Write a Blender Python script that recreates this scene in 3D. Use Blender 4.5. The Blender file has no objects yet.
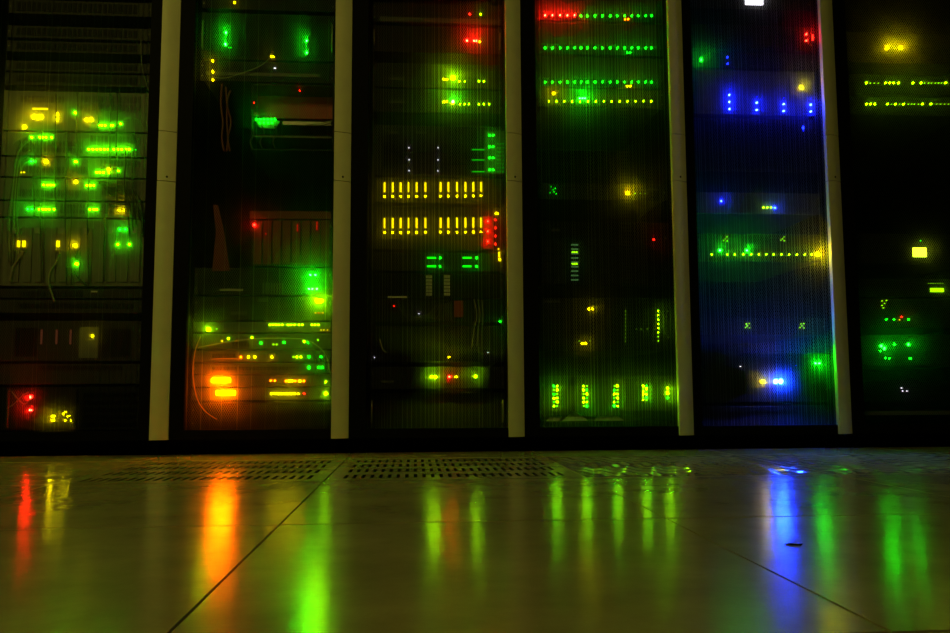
import bpy, math, random
from mathutils import Vector, Matrix
random.seed(7)
scn = bpy.context.scene
COL = scn.collection

# ------------------------------------------------------------------ camera geometry
F, CX, CY, CAMH = 815.0, 475.0, 316.5, 0.2
dY = Vector(((415 - CX) / F, -(392 - CY) / F, -1)).normalized()
dZ = Vector((430 - CX, 8736.0, -F)).normalized()
dZ = (dZ - dY * dZ.dot(dY)).normalized()
dX = dY.cross(dZ)
RW = Matrix((dX, dY, dZ))                                   # camera -> world

def at(px, py, Y):
    """point of the vertical plane at depth Y that shows at a pixel of the photograph"""
    r = RW @ Vector(((px - CX) / F, -(py - CY) / F, -1))
    t = Y / r.y
    return Vector((r.x * t, Y, CAMH + r.z * t))

def at_floor(px, py):
    r = RW @ Vector(((px - CX) / F, -(py - CY) / F, -1))
    t = -CAMH / r.z
    return Vector((r.x * t, r.y * t, 0))

# ------------------------------------------------------------------ materials
def principled(name, col, rough=0.5, metal=0.0, spec=0.5, noise=0.0, nscale=40.0, bump=0.0, stretch=None):
    m = bpy.data.materials.new(name); m.use_nodes = True
    nt = m.node_tree; b = nt.nodes['Principled BSDF']
    b.inputs['Base Color'].default_value = (*col, 1)
    b.inputs['Roughness'].default_value = rough
    b.inputs['Metallic'].default_value = metal
    b.inputs['Specular IOR Level'].default_value = spec
    if noise or bump:
        tc = nt.nodes.new('ShaderNodeTexCoord'); n = nt.nodes.new('ShaderNodeTexNoise')
        n.inputs['Scale'].default_value = nscale; n.inputs['Detail'].default_value = 4
        src = tc.outputs['Object']
        if stretch:
            mp = nt.nodes.new('ShaderNodeMapping'); mp.inputs['Scale'].default_value = stretch
            nt.links.new(src, mp.inputs['Vector']); src = mp.outputs['Vector']
        nt.links.new(src, n.inputs['Vector'])
        if noise:
            r = nt.nodes.new('ShaderNodeValToRGB')
            r.color_ramp.elements[0].position = 0.3; r.color_ramp.elements[1].position = 0.7
            r.color_ramp.elements[0].color = (*[c * (1 - noise) for c in col], 1)
            r.color_ramp.elements[1].color = (*[min(1, c * (1 + noise)) for c in col], 1)
            nt.links.new(n.outputs['Fac'], r.inputs['Fac']); nt.links.new(r.outputs['Color'], b.inputs['Base Color'])
        if bump:
            bp = nt.nodes.new('ShaderNodeBump'); bp.inputs['Strength'].default_value = bump
            bp.inputs['Distance'].default_value = 0.002
            nt.links.new(n.outputs['Fac'], bp.inputs['Height']); nt.links.new(bp.outputs['Normal'], b.inputs['Normal'])
    return m

def emission(name, col, strength):
    m = bpy.data.materials.new(name); m.use_nodes = True
    nt = m.node_tree; nt.nodes.clear()
    e = nt.nodes.new('ShaderNodeEmission'); o = nt.nodes.new('ShaderNodeOutputMaterial')
    e.inputs['Color'].default_value = (*col, 1); e.inputs['Strength'].default_value = strength
    nt.links.new(e.outputs[0], o.inputs['Surface'])
    return m

M = {}
M['black'] = principled('black_powder_coat', (.003, .003, .003), .6, noise=.3, nscale=60, spec=.06)
M['face'] = principled('charcoal_faceplate', (.014, .014, .013), .55, noise=.25, nscale=80, spec=.12)
M['grey'] = principled('grey_faceplate', (.095, .095, .085), .5, noise=.2, nscale=70, spec=.3)
M['dim'] = principled('dark_grey_faceplate', (.042, .042, .038), .5, noise=.2, nscale=70, spec=.15)
M['light'] = principled('light_grey_faceplate', (.19, .20, .17), .5, noise=.15, nscale=70, spec=.3)
M['socket'] = principled('socket_black', (.004, .004, .004), .6, noise=.2, nscale=90, spec=.2)
M['steel'] = principled('dull_steel', (.30, .29, .26), .4, metal=.7, noise=.15, nscale=90)
M['trim'] = principled('cream_painted_trim', (.74, .70, .52), .42, noise=.05, nscale=18, spec=.4)
M['label'] = principled('paper_label', (.75, .74, .68), .7, noise=.08, nscale=120)
M['cable'] = principled('black_cable_jacket', (.018, .018, .016), .45, noise=.2, nscale=60)
M['cable_grey'] = principled('grey_cable_jacket', (.30, .30, .26), .45, noise=.15, nscale=60)
M['cable_red'] = principled('red_cable_jacket', (.16, .03, .02), .45, noise=.15, nscale=60)
M['cable_orange_lit'] = principled('orange_lit_jacket', (.65, .32, .10), .45, noise=.15, nscale=60)  # pale cables with the glow of the orange bars put into their colour
M['board'] = principled('circuit_board_green', (.03, .22, .09), .5, noise=.3, nscale=140)
M['redmetal_lit'] = principled('red_metal_and_light', (.30, .03, .02), .5, noise=.2, nscale=50)  # on the open chassis back plate, red light put into the colour
M['dullred_lit'] = principled('dull_red_and_light', (.15, .022, .016), .5, noise=.2, nscale=50, spec=.2)  # card chassis: red light put into the rail and card colour
M['wall'] = principled('dark_wall_paint', (.05, .05, .045), .8, noise=.1, nscale=8)
M['ceiling'] = principled('ceiling_tile', (.12, .12, .11), .85, noise=.1, nscale=12)
M['paper'] = principled('white_paper', (.7, .7, .64), .7, noise=.05, nscale=40)

# open steel mesh made translucent, to put halos around the lamps behind it
def mesh_material():
    m = bpy.data.materials.new('halo_door_mesh'); m.use_nodes = True
    nt = m.node_tree; nt.nodes.clear()
    tc = nt.nodes.new('ShaderNodeTexCoord'); n = nt.nodes.new('ShaderNodeTexNoise')
    n.inputs['Scale'].default_value = 30
    r = nt.nodes.new('ShaderNodeMapRange')
    r.inputs['To Min'].default_value = .55; r.inputs['To Max'].default_value = .9
    d = nt.nodes.new('ShaderNodeBsdfDiffuse'); t = nt.nodes.new('ShaderNodeBsdfTranslucent')
    d.inputs['Color'].default_value = (.008, .008, .008, 1)
    t.inputs['Color'].default_value = (.42, .42, .42, 1)
    rf = nt.nodes.new('ShaderNodeBsdfRefraction'); rf.inputs['Roughness'].default_value = .9; rf.inputs['IOR'].default_value = 1.5
    rf.inputs['Color'].default_value = (.75, .75, .75, 1)
    mt = nt.nodes.new('ShaderNodeMixShader'); mt.inputs['Fac'].default_value = .35
    mx = nt.nodes.new('ShaderNodeMixShader'); o = nt.nodes.new('ShaderNodeOutputMaterial')
    nt.links.new(tc.outputs['Object'], n.inputs['Vector']); nt.links.new(n.outputs['Fac'], r.inputs['Value'])
    nt.links.new(r.outputs['Result'], mx.inputs['Fac'])
    nt.links.new(d.outputs[0], mx.inputs[1]); nt.links.new(t.outputs[0], mt.inputs[1]); nt.links.new(rf.outputs[0], mt.inputs[2]); nt.links.new(mt.outputs[0], mx.inputs[2])
    nt.links.new(mx.outputs[0], o.inputs['Surface'])
    return m
M['mesh'] = mesh_material()

def floor_material(name, base, rough, bump_scale, bump_strength, kind='noise'):
    m = bpy.data.materials.new(name); m.use_nodes = True
    nt = m.node_tree; b = nt.nodes['Principled BSDF']
    tc = nt.nodes.new('ShaderNodeTexCoord')
    n1 = nt.nodes.new('ShaderNodeTexNoise'); n1.inputs['Scale'].default_value = 6; n1.inputs['Detail'].default_value = 8
    n1.inputs['Roughness'].default_value = .65
    r = nt.nodes.new('ShaderNodeValToRGB')
    r.color_ramp.elements[0].position = .3; r.color_ramp.elements[1].position = .72
    r.color_ramp.elements[0].color = (*[c * .8 for c in base], 1); r.color_ramp.elements[1].color = (*[c * 1.2 for c in base], 1)
    mr = nt.nodes.new('ShaderNodeMapRange'); mr.inputs['To Min'].default_value = rough * .85; mr.inputs['To Max'].default_value = rough * 1.15
    n2 = nt.nodes.new('ShaderNodeTexNoise') if kind == 'noise' else nt.nodes.new('ShaderNodeTexVoronoi')
    if kind != 'noise': n2.feature = 'SMOOTH_F1'
    n2.inputs['Scale'].default_value = bump_scale
    bp = nt.nodes.new('ShaderNodeBump'); bp.inputs['Strength'].default_value = bump_strength; bp.inputs['Distance'].default_value = .002 if kind == 'noise' else .013
    for x in (n1, n2): nt.links.new(tc.outputs['Object'], x.inputs['Vector'])
    nt.links.new(n1.outputs['Fac'], r.inputs['Fac']); nt.links.new(r.outputs['Color'], b.inputs['Base Color'])
    nt.links.new(n1.outputs['Fac'], mr.inputs['Value']); nt.links.new(mr.outputs['Result'], b.inputs['Roughness'])
    nt.links.new(n2.outputs[0], bp.inputs['Height']); nt.links.new(bp.outputs['Normal'], b.inputs['Normal'])
    return m
M['floor'] = floor_material('waxed_beige_floor', (.36, .31, .20), .19, 260, .05)
M['perf'] = floor_material('perforated_tile_beige', (.34, .29, .19), .22, 200, .06)
M['perf_dimpled'] = floor_material('rippled_tile_beige', (.34, .30, .20), .15, 200, .05)

HUE = {'g': (.0015, 1, .0035), 'y': (.08, 1, .0), 'l': (.33, 1, 0), 'Y': (1, .78, .0), 'a': (1, .12, .0), 'r': (1, .005, .002),
       'b': (.004, .010, 1), 'B': (.005, .032, 1), 'w': (.95, .9, 1)}
HNAME = {'g': 'green', 'y': 'lime', 'l': 'lime', 'Y': 'yellow', 'a': 'amber', 'r': 'red', 'b': 'blue', 'B': 'blue', 'w': 'white'}
LEVEL = {'d': .5, 't': 2.2, 's': 24, 'n': 80, 'm': 155, 'b': 490, 'o': 210, 'x': 4200}
def led_mat(h, l):
    k = 'led_%s_%s' % (h, l)
    if k not in M: M[k] = emission('glowing_%s_%s' % (HNAME[h], {'d':'faint','t':'dim','s':'soft','n':'clear','m':'bright','b':'strong','o':'fierce','x':'glaring'}[l]), HUE[h], LEVEL[l])
    return M[k]

# ------------------------------------------------------------------ mesh collector
class MB:
    def __init__(s): s.v, s.f, s.o = [], [], Vector((0, 0, 0))
    def box(s, x0, x1, y0, y1, z0, z1):
        n = len(s.v)
        s.v += [(x0,y0,z0),(x1,y0,z0),(x1,y1,z0),(x0,y1,z0),(x0,y0,z1),(x1,y0,z1),(x1,y1,z1),(x0,y1,z1)]
        s.f += [tuple(n + i for i in q) for q in ((0,3,2,1),(4,5,6,7),(0,1,5,4),(1,2,6,5),(2,3,7,6),(3,0,4,7))]
        return s
    def prism(s, pts, z0, z1):                                # outline in x, y extruded in z
        n = len(s.v); k = len(pts)
        s.v += [(x, y, z0) for x, y in pts] + [(x, y, z1) for x, y in pts]
        s.f += [tuple(range(n + k - 1, n - 1, -1)), tuple(range(n + k, n + 2 * k))]
        s.f += [(n + i, n + (i + 1) % k, n + k + (i + 1) % k, n + k + i) for i in range(k)]
        return s
    def front(s, pts, y0, y1):                                # outline in x, z extruded in y
        n = len(s.v); k = len(pts)
        s.v += [(x, y0, z) for x, z in pts] + [(x, y1, z) for x, z in pts]
        s.f += [tuple(range(n, n + k)), tuple(range(n + 2 * k - 1, n + k - 1, -1))]
        s.f += [(n + (i + 1) % k, n + i, n + k + i, n + k + (i + 1) % k) for i in range(k)]
        return s
    def dome(s, x, z, y, rx, rz, h, k=8):                     # a little lens standing out towards -y
        n = len(s.v)
        for rr, yy in ((1, y), (1, y - h * .45), (.6, y - h * .9)):
            s.v += [(x + rx * rr * math.cos(2*math.pi*i/k), yy, z + rz * rr * math.sin(2*math.pi*i/k)) for i in range(k)]
        for a in (0, k):
            s.f += [(n+a+i, n+a+(i+1)%k, n+a+k+(i+1)%k, n+a+k+i) for i in range(k)]
        s.f += [tuple(range(n + 2*k, n + 3*k)), tuple(range(n + k - 1, n - 1, -1))]
        return s
    def tube(s, pts, r, k=6):
        n0 = len(s.v); P = [Vector(p) for p in pts]; prev = None
        for i, p in enumerate(P):
            t = (P[min(i+1, len(P)-1)] - P[max(i-1, 0)]).normalized()
            u = Vector((0, 1, 0)) if abs(t.y) < .9 else Vector((1, 0, 0))
            a = t.cross(u).normalized(); b = a.cross(t)
            s.v += [tuple(p + a * r * math.cos(2*math.pi*j/k) + b * r * math.sin(2*math.pi*j/k)) for j in range(k)]
        for i in range(len(P) - 1):
            a, b = n0 + i*k, n0 + (i+1)*k
            s.f += [(a+j, a+(j+1)%k, b+(j+1)%k, b+j) for j in range(k)]
        s.f += [tuple(range(n0+k-1, n0-1, -1)), tuple(range(n0+(len(P)-1)*k, n0+len(P)*k))]
        return s
    def build(s, name, mat, parent=None, origin=None, smooth=False, bevel=0, label=None):
        o = Vector(origin) if origin is not None else (world(parent) if parent is not None else Vector((0,0,0)))
        me = bpy.data.meshes.new(name)
        me.from_pydata([tuple(Vector(v) - o) for v in s.v], [], s.f); me.update()
        me.materials.append(mat)
        if smooth:
            for p in me.polygons: p.use_smooth = True
        ob = bpy.data.objects.new(name, me); COL.objects.link(ob)
        if parent is not None:
            ob.parent = parent; ob.location = o - world(parent)
        else: ob.location = o
        if bevel:
            b = ob.modifiers.new('bevel', 'BEVEL'); b.width = bevel; b.segments = 2; b.limit_method = 'ANGLE'
        if label: ob['label'] = label
        return ob

def world(o):
    p = Vector((0, 0, 0))
    while o is not None:
        p += o.location; o = o.parent
    return p

def tag(o, label, cat, group=None):
    o['label'] = label; o['category'] = cat
    if group: o['group'] = group
    return o

def thing(name, label, cat, loc, group=None):
    o = bpy.data.objects.new(name, None); COL.objects.link(o); o.location = loc
    o.empty_display_size = .05
    return tag(o, label, cat, group)

def struct(o):
    o['kind'] = 'structure'; return o

# ------------------------------------------------------------------ the room
TX = [-.2055 + .5997 * k for k in range(-8, 10)]
TY = [1.28 + .612 * k for k in range(-7, 6)]
PERF = {(i, j) for i in range(7, 12) for j in (8,)}            # cells of the perforated tiles
g = .0017
mb = MB()
for i in range(len(TX) - 1):
    for j in range(len(TY) - 1):
        if (i, j) in PERF: continue
        mb.box(TX[i] + g, TX[i+1] - g, TY[j] + 2 * g, TY[j+1] - 2 * g, -.03, 0)
struct(mb.build('floor', M['floor']))
x0r, x1r, y0r, y1r = TX[0], TX[-1], TY[0], TY[-1]
struct(MB().box(x0r, x1r, y0r, y1r, -.34, -.30).build('trim_1', M['wall']))          # slab under the raised floor
struct(MB().box(x0r, x1r, y1r, y1r + .1, -.34, 2.8).build('wall_back', M['wall']))
struct(MB().box(x0r - .1, x0r, y0r, y1r, -.34, 2.8).build('wall_left', M['wall']))
struct(MB().box(x1r, x1r + .1, y0r, y1r, -.34, 2.8).build('wall_right', M['wall']))
struct(MB().box(x0r, x1r, y0r - .1, y0r, -.34, 2.8).build('wall_front', M['wall']))
struct(MB().box(x0r, x1r, y0r, y1r, 2.8, 2.9).build('ceiling', M['ceiling']))

TILE_L = ['slotted floor tile in front of the orange-lit cabinet, the left one of the two slotted tiles',
          'slotted floor tile in front of the third cabinet, between the orange and lime reflections',
          'rippled floor tile below the five lime lamp clusters of the fourth cabinet',
          'rippled floor tile with broken blue reflections below the glaring blue lamp',
          'rippled floor tile at the right edge with faint blue ripples']
for n, i in enumerate(range(7, 12)):
    a, b = TX[i] + g, TX[i+1] - g; c, d = TY[8] + g, TY[9] - g
    xs = [a, a + .03]; nx = 26; px = (b - a - .06) / nx
    for k in range(nx): xs += [a + .03 + px * k + .006, a + .03 + px * k + px - .006]
    xs += [b]
    ys = [c]; py = (d - c - .04) / 4
    for k in range(4): ys += [c + .02 + py * k + .034, c + .02 + py * k + py - .030]
    ys += [d]
    mb = MB(); W = len(xs)
    mb.v = [(x, y, 0) for y in ys for x in xs]
    for q in range(len(ys) - 1):
        for p in range(W - 1):
            if q % 2 == 1 and p >= 2 and p % 2 == 0 and p < W - 2: continue
            mb.f.append((q*W+p, q*W+p+1, (q+1)*W+p+1, (q+1)*W+p))
    if n < 2:
        o = mb.build('perforated_floor_tile', M['perf'], origin=(a, c, 0))
        o.data.materials.append(M['socket'])  # slot walls black: the shade inside the slots put into their colour
    else:                                                       # worn tiles with a soft egg-crate of dimples
        mb = MB(); N = 110; ph = n * 1.7
        def hgt(u, v):
            x, y = a + (b - a) * u, c + (d - c) * v
            e = min(1, 12 * min(u, 1 - u, v, 1 - v))
            return .0028 * e * (math.sin(x * 105 + ph + .9 * math.sin(y * 21)) * math.sin(y * 44 + 1.1 * math.sin(x * 27 + ph)) - 1)
        mb.v = [(a + (b - a) * i2 / N, c + (d - c) * j2 / N, hgt(i2 / N, j2 / N)) for j2 in range(N + 1) for i2 in range(N + 1)]
        mb.f = [(q * (N + 1) + p, q * (N + 1) + p + 1, (q + 1) * (N + 1) + p + 1, (q + 1) * (N + 1) + p) for q in range(N) for p in range(N)]
        o = mb.build('rippled_floor_tile', M['perf_dimpled'], origin=(a, c, 0), smooth=True)
    so = o.modifiers.new('thickness', 'SOLIDIFY'); so.thickness = .03; so.offset = -1
    if n < 2: so.material_offset = 1; so.material_offset_rim = 1
    tag(o, TILE_L[n], 'floor tile', 'slotted floor tiles in front of the cabinets' if n < 2 else 'rippled floor tiles in front of the cabinets')

p = at_floor(793, 545)
mb = MB(); mb.front([(-.009, 0), (-.003, .002), (.005, .0012), (.010, .0024), (.008, 0)], -.002, .002)
mb.v = [(v[0] + p.x, v[1] + p.y - v[0] * .5, v[2] + .0002) for v in mb.v]
tag(mb.build('floor_scrap', M['black'], origin=p), 'small dark scrap lying on the floor in the blue reflection', 'scrap')

# ------------------------------------------------------------------ the cabinets
FY, DY = 2.72, 2.693                                            # planes of the device faces and the door mesh
SL = [at(x, 437, 2.67).x for x in (149, 331, 509, 680, 840)]   # left edges of the cream trims
SL = [SL[0] - .62] + SL + [SL[4] + .562]
SW = .054
TOP = 2.0

def ribs(w, h, seed, vertical):
    rr = random.Random(seed); mb = MB()
    def bar(x0, z0, x1, z1, t):
        d = Vector((x1 - x0, 0, z1 - z0)).normalized(); nn = Vector((-d.z, 0, d.x)) * t / 2
        n = len(mb.v)
        for (x, z) in ((x0, z0), (x1, z1)):
            mb.v += [(x + nn.x, 0, z + nn.z), (x - nn.x, 0, z - nn.z)]
        mb.f.append((n, n + 1, n + 3, n + 2))                   # punched sheet: a web between the holes
    sl = math.tan(math.radians(60)); run = h / sl; k = -run; pitch = .0072
    while k < w:
        for s in (1, -1):
            xa, xb = (k, k + run) if s == 1 else (w - k, w - k - run)
            za, zb = 0, h
            if s == 1:
                if xa < 0: za = -xa * sl; xa = 0
                if xb > w: zb = h - (xb - w) * sl; xb = w
            else:
                if xa > w: za = (xa - w) * sl; xa = w
                if xb < 0: zb = h + xb * sl; xb = 0
            if zb - za > .002: bar(xa, za, xb, zb, .0008)
        k += pitch
    if vertical:
        x = .004
        while x < w:
            bar(x, 0, x, h, rr.uniform(.0005, .0020)); x += rr.uniform(.007, .017) / vertical
    return mb

def meshdata(mb, name):
    me = bpy.data.meshes.new(name); me.from_pydata(mb.v, [], mb.f); me.update(); me.materials.append(M['mesh']); return me

RL = ['tall black server cabinet full of lime-lit switches, leftmost of the six cabinets',
      'tall black server cabinet with glowing orange bars near its bottom, second from the left',
      'tall black server cabinet with two rows of twelve yellow bars, third from the left',
      'black server cabinet with four rows of small lamps at its top, fourth from left',
      'tall black server cabinet with blue lamps, second from the right',
      'tall black server cabinet cut off by the right edge of the photo']
class Rack: pass
racks = []
MW, MH = .468, 1.845                                             # clear opening of the door
for k in range(6):
    R = Rack(); R.x0 = SL[k] + SW + .004; R.x1 = SL[k+1] + SW; R.s = SL[k+1]
    R.e1 = R.s - (.045 if k == 0 else .004); R.e0 = R.e1 - (.475 if k == 0 else .455)
    R.cx = (R.e0 + R.e1) / 2
    racks.append(R)
    root = thing('server_rack', RL[k], 'server rack', ((R.x0 + R.x1) / 2, DY, 0), 'row of server cabinets')
    R.root = root
    # body shell
    mb = MB(); yb = DY + .012; ye = 3.62
    MB().box(R.x0, R.x0 + .012, yb, ye, .045, TOP).build('side_panel', M['black'], root)
    MB().box(R.x1 - .012, R.x1, yb, ye, .045, TOP).build('side_panel', M['black'], root)
    MB().box(R.x0 + .012, R.x1 - .012, ye - .012, ye, .045, TOP).build('back_panel', M['black'], root)
    MB().box(R.x0, R.x1, yb, ye, TOP, TOP + .02).build('top_panel', M['black'], root)
    MB().box(R.x0, R.x1, yb + .02, ye, .045, .058).build('base_panel', M['black'], root)
    MB().box(R.x0 + .005, R.x1 - .005, yb + .08, yb + .10, .0, .045).build('plinth', M['black'], root)
    for xx in (R.x0 + .04, R.x1 - .06):
        for yy in (yb + .05, ye - .1):
            MB().box(xx - .012, xx + .012, yy - .012, yy + .012, 0, .045).build('foot', M['black'], root)
    for xx in (R.e0 - .026, R.e1 + .001):
        MB().box(xx, xx + .025, FY + .004, FY + .03, .058, TOP).build('mounting_rail', M['black'], root)
    # door
    z0, z1 = .052, TOP
    mw = MW + (.02 if k == 0 else 0); mb = MB(); ml = R.e1 + .006 - mw
    mb.box(R.x0, ml, DY - .012, DY + .012, z0, z1).box(R.e1 + .006, R.s + .004, DY - .012, DY + .012, z0, z1)
    mb.box(ml, R.e1 + .006, DY - .012, DY + .012, z0, z0 + .03).box(ml, R.e1 + .006, DY - .012, DY + .012, z0 + .03 + MH, z1)
    door = mb.build('door', M['black'], root)
    me = meshdata(ribs(mw, MH, 11 + k, (.6, .3, 1, 1, 1, 0)[k]), 'door_mesh')
    o = bpy.data.objects.new('door_mesh', me); COL.objects.link(o); o.parent = door
    o.location = Vector((ml, DY, z0 + .03)) - world(door); o['label'] = 'fine black perforated mesh of the door'
    # cream edge trim in three lengths, the middle one carrying the lock
    za, zb = at(R.cx, 0, 2.64).z, 0
    zj1 = at({0:157,1:332,2:507,3:674,4:831,5:985}[k], 180, 2.665).z
    zj2 = at({0:157,1:332,2:507,3:674,4:831,5:985}[k], 130 + k, 2.665).z
    def outline():
        n = 8; L = []
        for i in range(n + 1):
            t = i / n; L.append((R.s + SW * t, 2.670 + .018 * t - .004 * math.sin(math.pi * t)))
        return L + [(R.s + SW, DY + .004), (R.s + .004, DY + .004), (R.s, DY - .004)]
    for nm, a, b in (('edge_trim', .052, zj1 - .0012), ('handle_cover', zj1 + .0012, zj2 - .0012), ('edge_trim', zj2 + .0012, TOP)):
        t = MB().prism(outline(), a, b).build(nm, M['trim'], door, label='cream painted door edge strip' if nm == 'edge_trim' else 'cream cover plate with keyhole in the door edge')
        if nm == 'handle_cover':
            MB().dome(R.s + .028, a + .013, 2.677, .0042, .0042, .0025, 12).build('keyhole', M['black'], t, label='small dark keyhole')

# ------------------------------------------------------------------ devices
class Dev:
    def __init__(s, k, ya, yb, name, label, cat, mat='face', xl=None, xr=None, group=None, fy=FY, depth=.5, ears=True, body='chassis'):
        R = racks[k - 1]; s.R = R; s.k = k; s.fy = fy
        # pixel column of the cabinet's middle
        s.pc = (78, 263, 442, 607, 760, 925)[k - 1]
        s.z1 = at(s.pc, ya, fy).z; s.z0 = at(s.pc, yb, fy).z
        s.x0 = R.e0 + .004 if xl is None else at(xl, 300, fy).x
        s.x1 = R.e1 - .004 if xr is None else at(xr, 300, fy).x
        s.root = thing(name, label, cat, ((s.x0 + s.x1) / 2, fy, s.z0), group)
        s.mat = mat
        bx = .014 if ears else 0
        s.bx0, s.bx1 = s.x0 + bx, s.x1 - bx
        if body:
            s.body = MB().box(s.bx0, s.bx1, fy, fy + depth, s.z0, s.z1).build(body, M[mat], s.root, bevel=.0012)
        if ears:
            for a, b in ((s.x0, s.bx0 - .0005), (s.bx1 + .0005, s.x1)):
                e = MB().box(a, b, fy - .0015, fy + .003, s.z0, s.z1).build('mounting_ear', M[mat], s.root)
                n = 1 if s.z1 - s.z0 < .06 else 2
                for q in range(n):
                    zz = s.z0 + (s.z1 - s.z0) * ((q + .5) / n)
                    MB().dome((a + b) / 2, zz, fy - .0015, .0028, .0028, .0015, 8).build('screw', M['steel'], e)
    def X(s, px): return at(px, 300, s.fy).x
    def rect(s, name, px0, px1, py0, py1, mat, out=.003, label=None, deep=.0, parent=None):
        a = at(px0, py1, s.fy); b = at(px1, py0, s.fy)
        return MB().box(a.x, b.x, s.fy - out, s.fy + deep, a.z, b.z).build(name, M[mat] if isinstance(mat, str) else mat, parent or s.root, label=label)
    def led(s, px, py, h, l='m', w=2.4, t=2.4, parent=None, name='indicator_lamp', shape='dome'):
        p = at(px, py, s.fy); q = s.fy / F
        if h == 'y' and s.k != 1: h = 'l'
        if s.k == 1 and l == 's': l = 'n'
        if shape == 'dome': w *= .7; t *= .7
        z = min(max(p.z, s.z0 + .002), s.z1 - .002)
        mb = MB(); hh = .007
        if shape == 'dome': mb.dome(p.x, z, s.fy - .0005, w * q / 2, t * q / 2, hh, 8)
        else: mb.box(p.x - w * q / 2, p.x + w * q / 2, s.fy - hh, s.fy - .0005, z - t * q / 2, z + t * q / 2)
        return mb.build(name, led_mat(h, l), parent or s.root, label='glowing %s lamp' % HNAME[h])
    def row(s, xs, py, h, l='s', w=2.2, t=2.2, **kw):
        z = None
        for i, x in enumerate(xs):
            if z is None: ref = at(x, py, s.fy).z
            # keep the row level
            lo = at(x, py, s.fy); yy = py - (ref - lo.z) * F / s.fy
            s.led(x, yy, h[i % len(h)] if len(h) > 1 else h, l, w, t, **kw)
    def ports(s, px0, px1, py0, py1, n, mat='socket', rows=1, name='port_strip'):
        mb = MB(); a = at(px0, py1, s.fy); b = at(px1, py0, s.fy); dx = (b.x - a.x) / n; dz = (b.z - a.z) / rows
        for i in range(n):
            for j in range(rows):
                mb.box(a.x + dx * (i + .14), a.x + dx * (i + .86), s.fy - .0022, s.fy + .001, a.z + dz * (j + .12), a.z + dz * (j + .88))
        return mb.build(name, M[mat], s.root)
    def slats(s, px0, px1, py0, py1, n, mat, vertical=True, name='vent_grille', out=.005):
        mb = MB(); a = at(px0, py1, s.fy); b = at(px1, py0, s.fy)
        for i in range(n):
            if vertical:
                d = (b.x - a.x) / n; mb.box(a.x + d * (i + .2), a.x + d * (i + .7), s.fy - out, s.fy + .001, a.z, b.z)
            else:
                d = (b.z - a.z) / n; mb.box(a.x, b.x, s.fy - out, s.fy + .001, a.z + d * (i + .25), a.z + d * (i + .75))
        return mb.build(name, M[mat], s.root)
    def handles(s):
        for x in (s.x0 + .007, s.x1 - .007):
            h = (s.z1 - s.z0) * .6; zc = (s.z0 + s.z1) / 2
            MB().tube([(x, s.fy, zc - h/2), (x, s.fy - .010, zc - h/2 + .003), (x, s.fy - .011, zc), (x, s.fy - .010, zc + h/2 - .003), (x, s.fy, zc + h/2)], .003, 8).build('handle', M['steel'], s.root, smooth=True)
    def trays(s, x0, x1, y0, y1, n, mat='black', rows=1):
        L = []; a = at(x0, y1, s.fy); b = at(x1, y0, s.fy); dx = (b.x - a.x) / n; dz = (b.z - a.z) / rows
        for j in range(rows):
            for i in range(n):
                mb = MB(); xa, xb = a.x + dx * (i + .05), a.x + dx * (i + .95); za, zb = a.z + dz * (j + .06), a.z + dz * (j + .94)
                mb.box(xa, xb, s.fy - .005, s.fy, za, zb)
                L.append(mb.build('drive_tray', M[mat], s.root, bevel=.0008))
        return L
    def mesh_bezel(s, px0, px1, py0, py1, mat='black', pitch=.0065):
        a = at(px0, py1, s.fy); b = at(px1, py0, s.fy); mb = MB(); y = s.fy - .012
        x = a.x
        while x < b.x: mb.box(x, x + .0016, y, y + .0016, a.z, b.z); x += pitch
        z = a.z
        while z < b.z: mb.box(a.x, b.x, y, y + .0016, z, z + .0016); z += pitch
        mb.box(a.x - .003, a.x, y, s.fy, a.z, b.z).box(b.x, b.x + .003, y, s.fy, a.z, b.z)
        return mb.build('mesh_bezel', M['grey' if mat == 'grey' else mat], s.root)
    def plate(s, px0, px1, py, mat='label', t=2.2, label='small pale name plate'):
        return s.rect('name_plate', px0, px1, py - t/2, py + t/2, mat, .0015, label)

def rng(a, b, n): return [a + (b - a) * i / (n - 1) for i in range(n)]

# ---------- cabinet 1 (far left)
PP = 'patch panels at the top of the leftmost cabinet'
for n, (ya, yb, lab) in enumerate([(1, 15, 'dim grey patch panel at the very top of the leftmost cabinet'),
        (27, 39, 'dim grey patch panel second from the top of the leftmost cabinet'),
        (42, 53, 'dim grey patch panel third from the top of the leftmost cabinet'),
        (62, 72, 'dim grey patch panel fourth from the top of the leftmost cabinet'),
        (74, 86, 'dim grey patch panel just above the lime glow of the leftmost cabinet')]):
    d = Dev(1, ya, yb, 'patch_panel', lab, 'patch panel', 'dim', group=PP)
    d.ports(16, 138, ya + 3, yb - 3, 24)
d = Dev(1, 92, 131, 'network_switch', 'network switch with yellow lamps on its left, topmost lit device of the leftmost cabinet', 'network switch', 'light')
d.ports(20, 66, 96, 103, 12, mat='grey'); d.ports(80, 141, 96, 112, 16, rows=2, mat='grey')
d.rect('light_bar', 33, 48, 108.4, 109.6, led_mat('Y', 't'), .004, 'thin glowing yellow bar')
for x in (34, 37.5, 42): d.led(x, 117, 'Y', 's', 3, 4)
d.row([57.2, 57.4], 114.5, 'Y', 's', 3, 3); d.led(57, 119.5, 'Y', 's', 3, 3)
d.led(75.5, 113, 'y', 's', 3, 3); d.row([87, 91.5], 120, 'Y', 's', 3, 3); d.led(25, 127, 'Y', 's', 3.4, 3.4)
d.row([99, 102, 105.5, 110.5, 113], 125.5, 'y', 's', 2.6, 2.6); d.led(121, 124, 'y', 's', 2.6, 2.4)
d = Dev(1, 133, 156, 'network_switch', 'network switch with a long lime lamp row on its right in the leftmost cabinet', 'network switch', 'light')
d.ports(18, 84, 141, 153, 18, rows=2, mat='grey'); d.ports(90, 141, 136, 143, 14, mat='grey')
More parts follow.
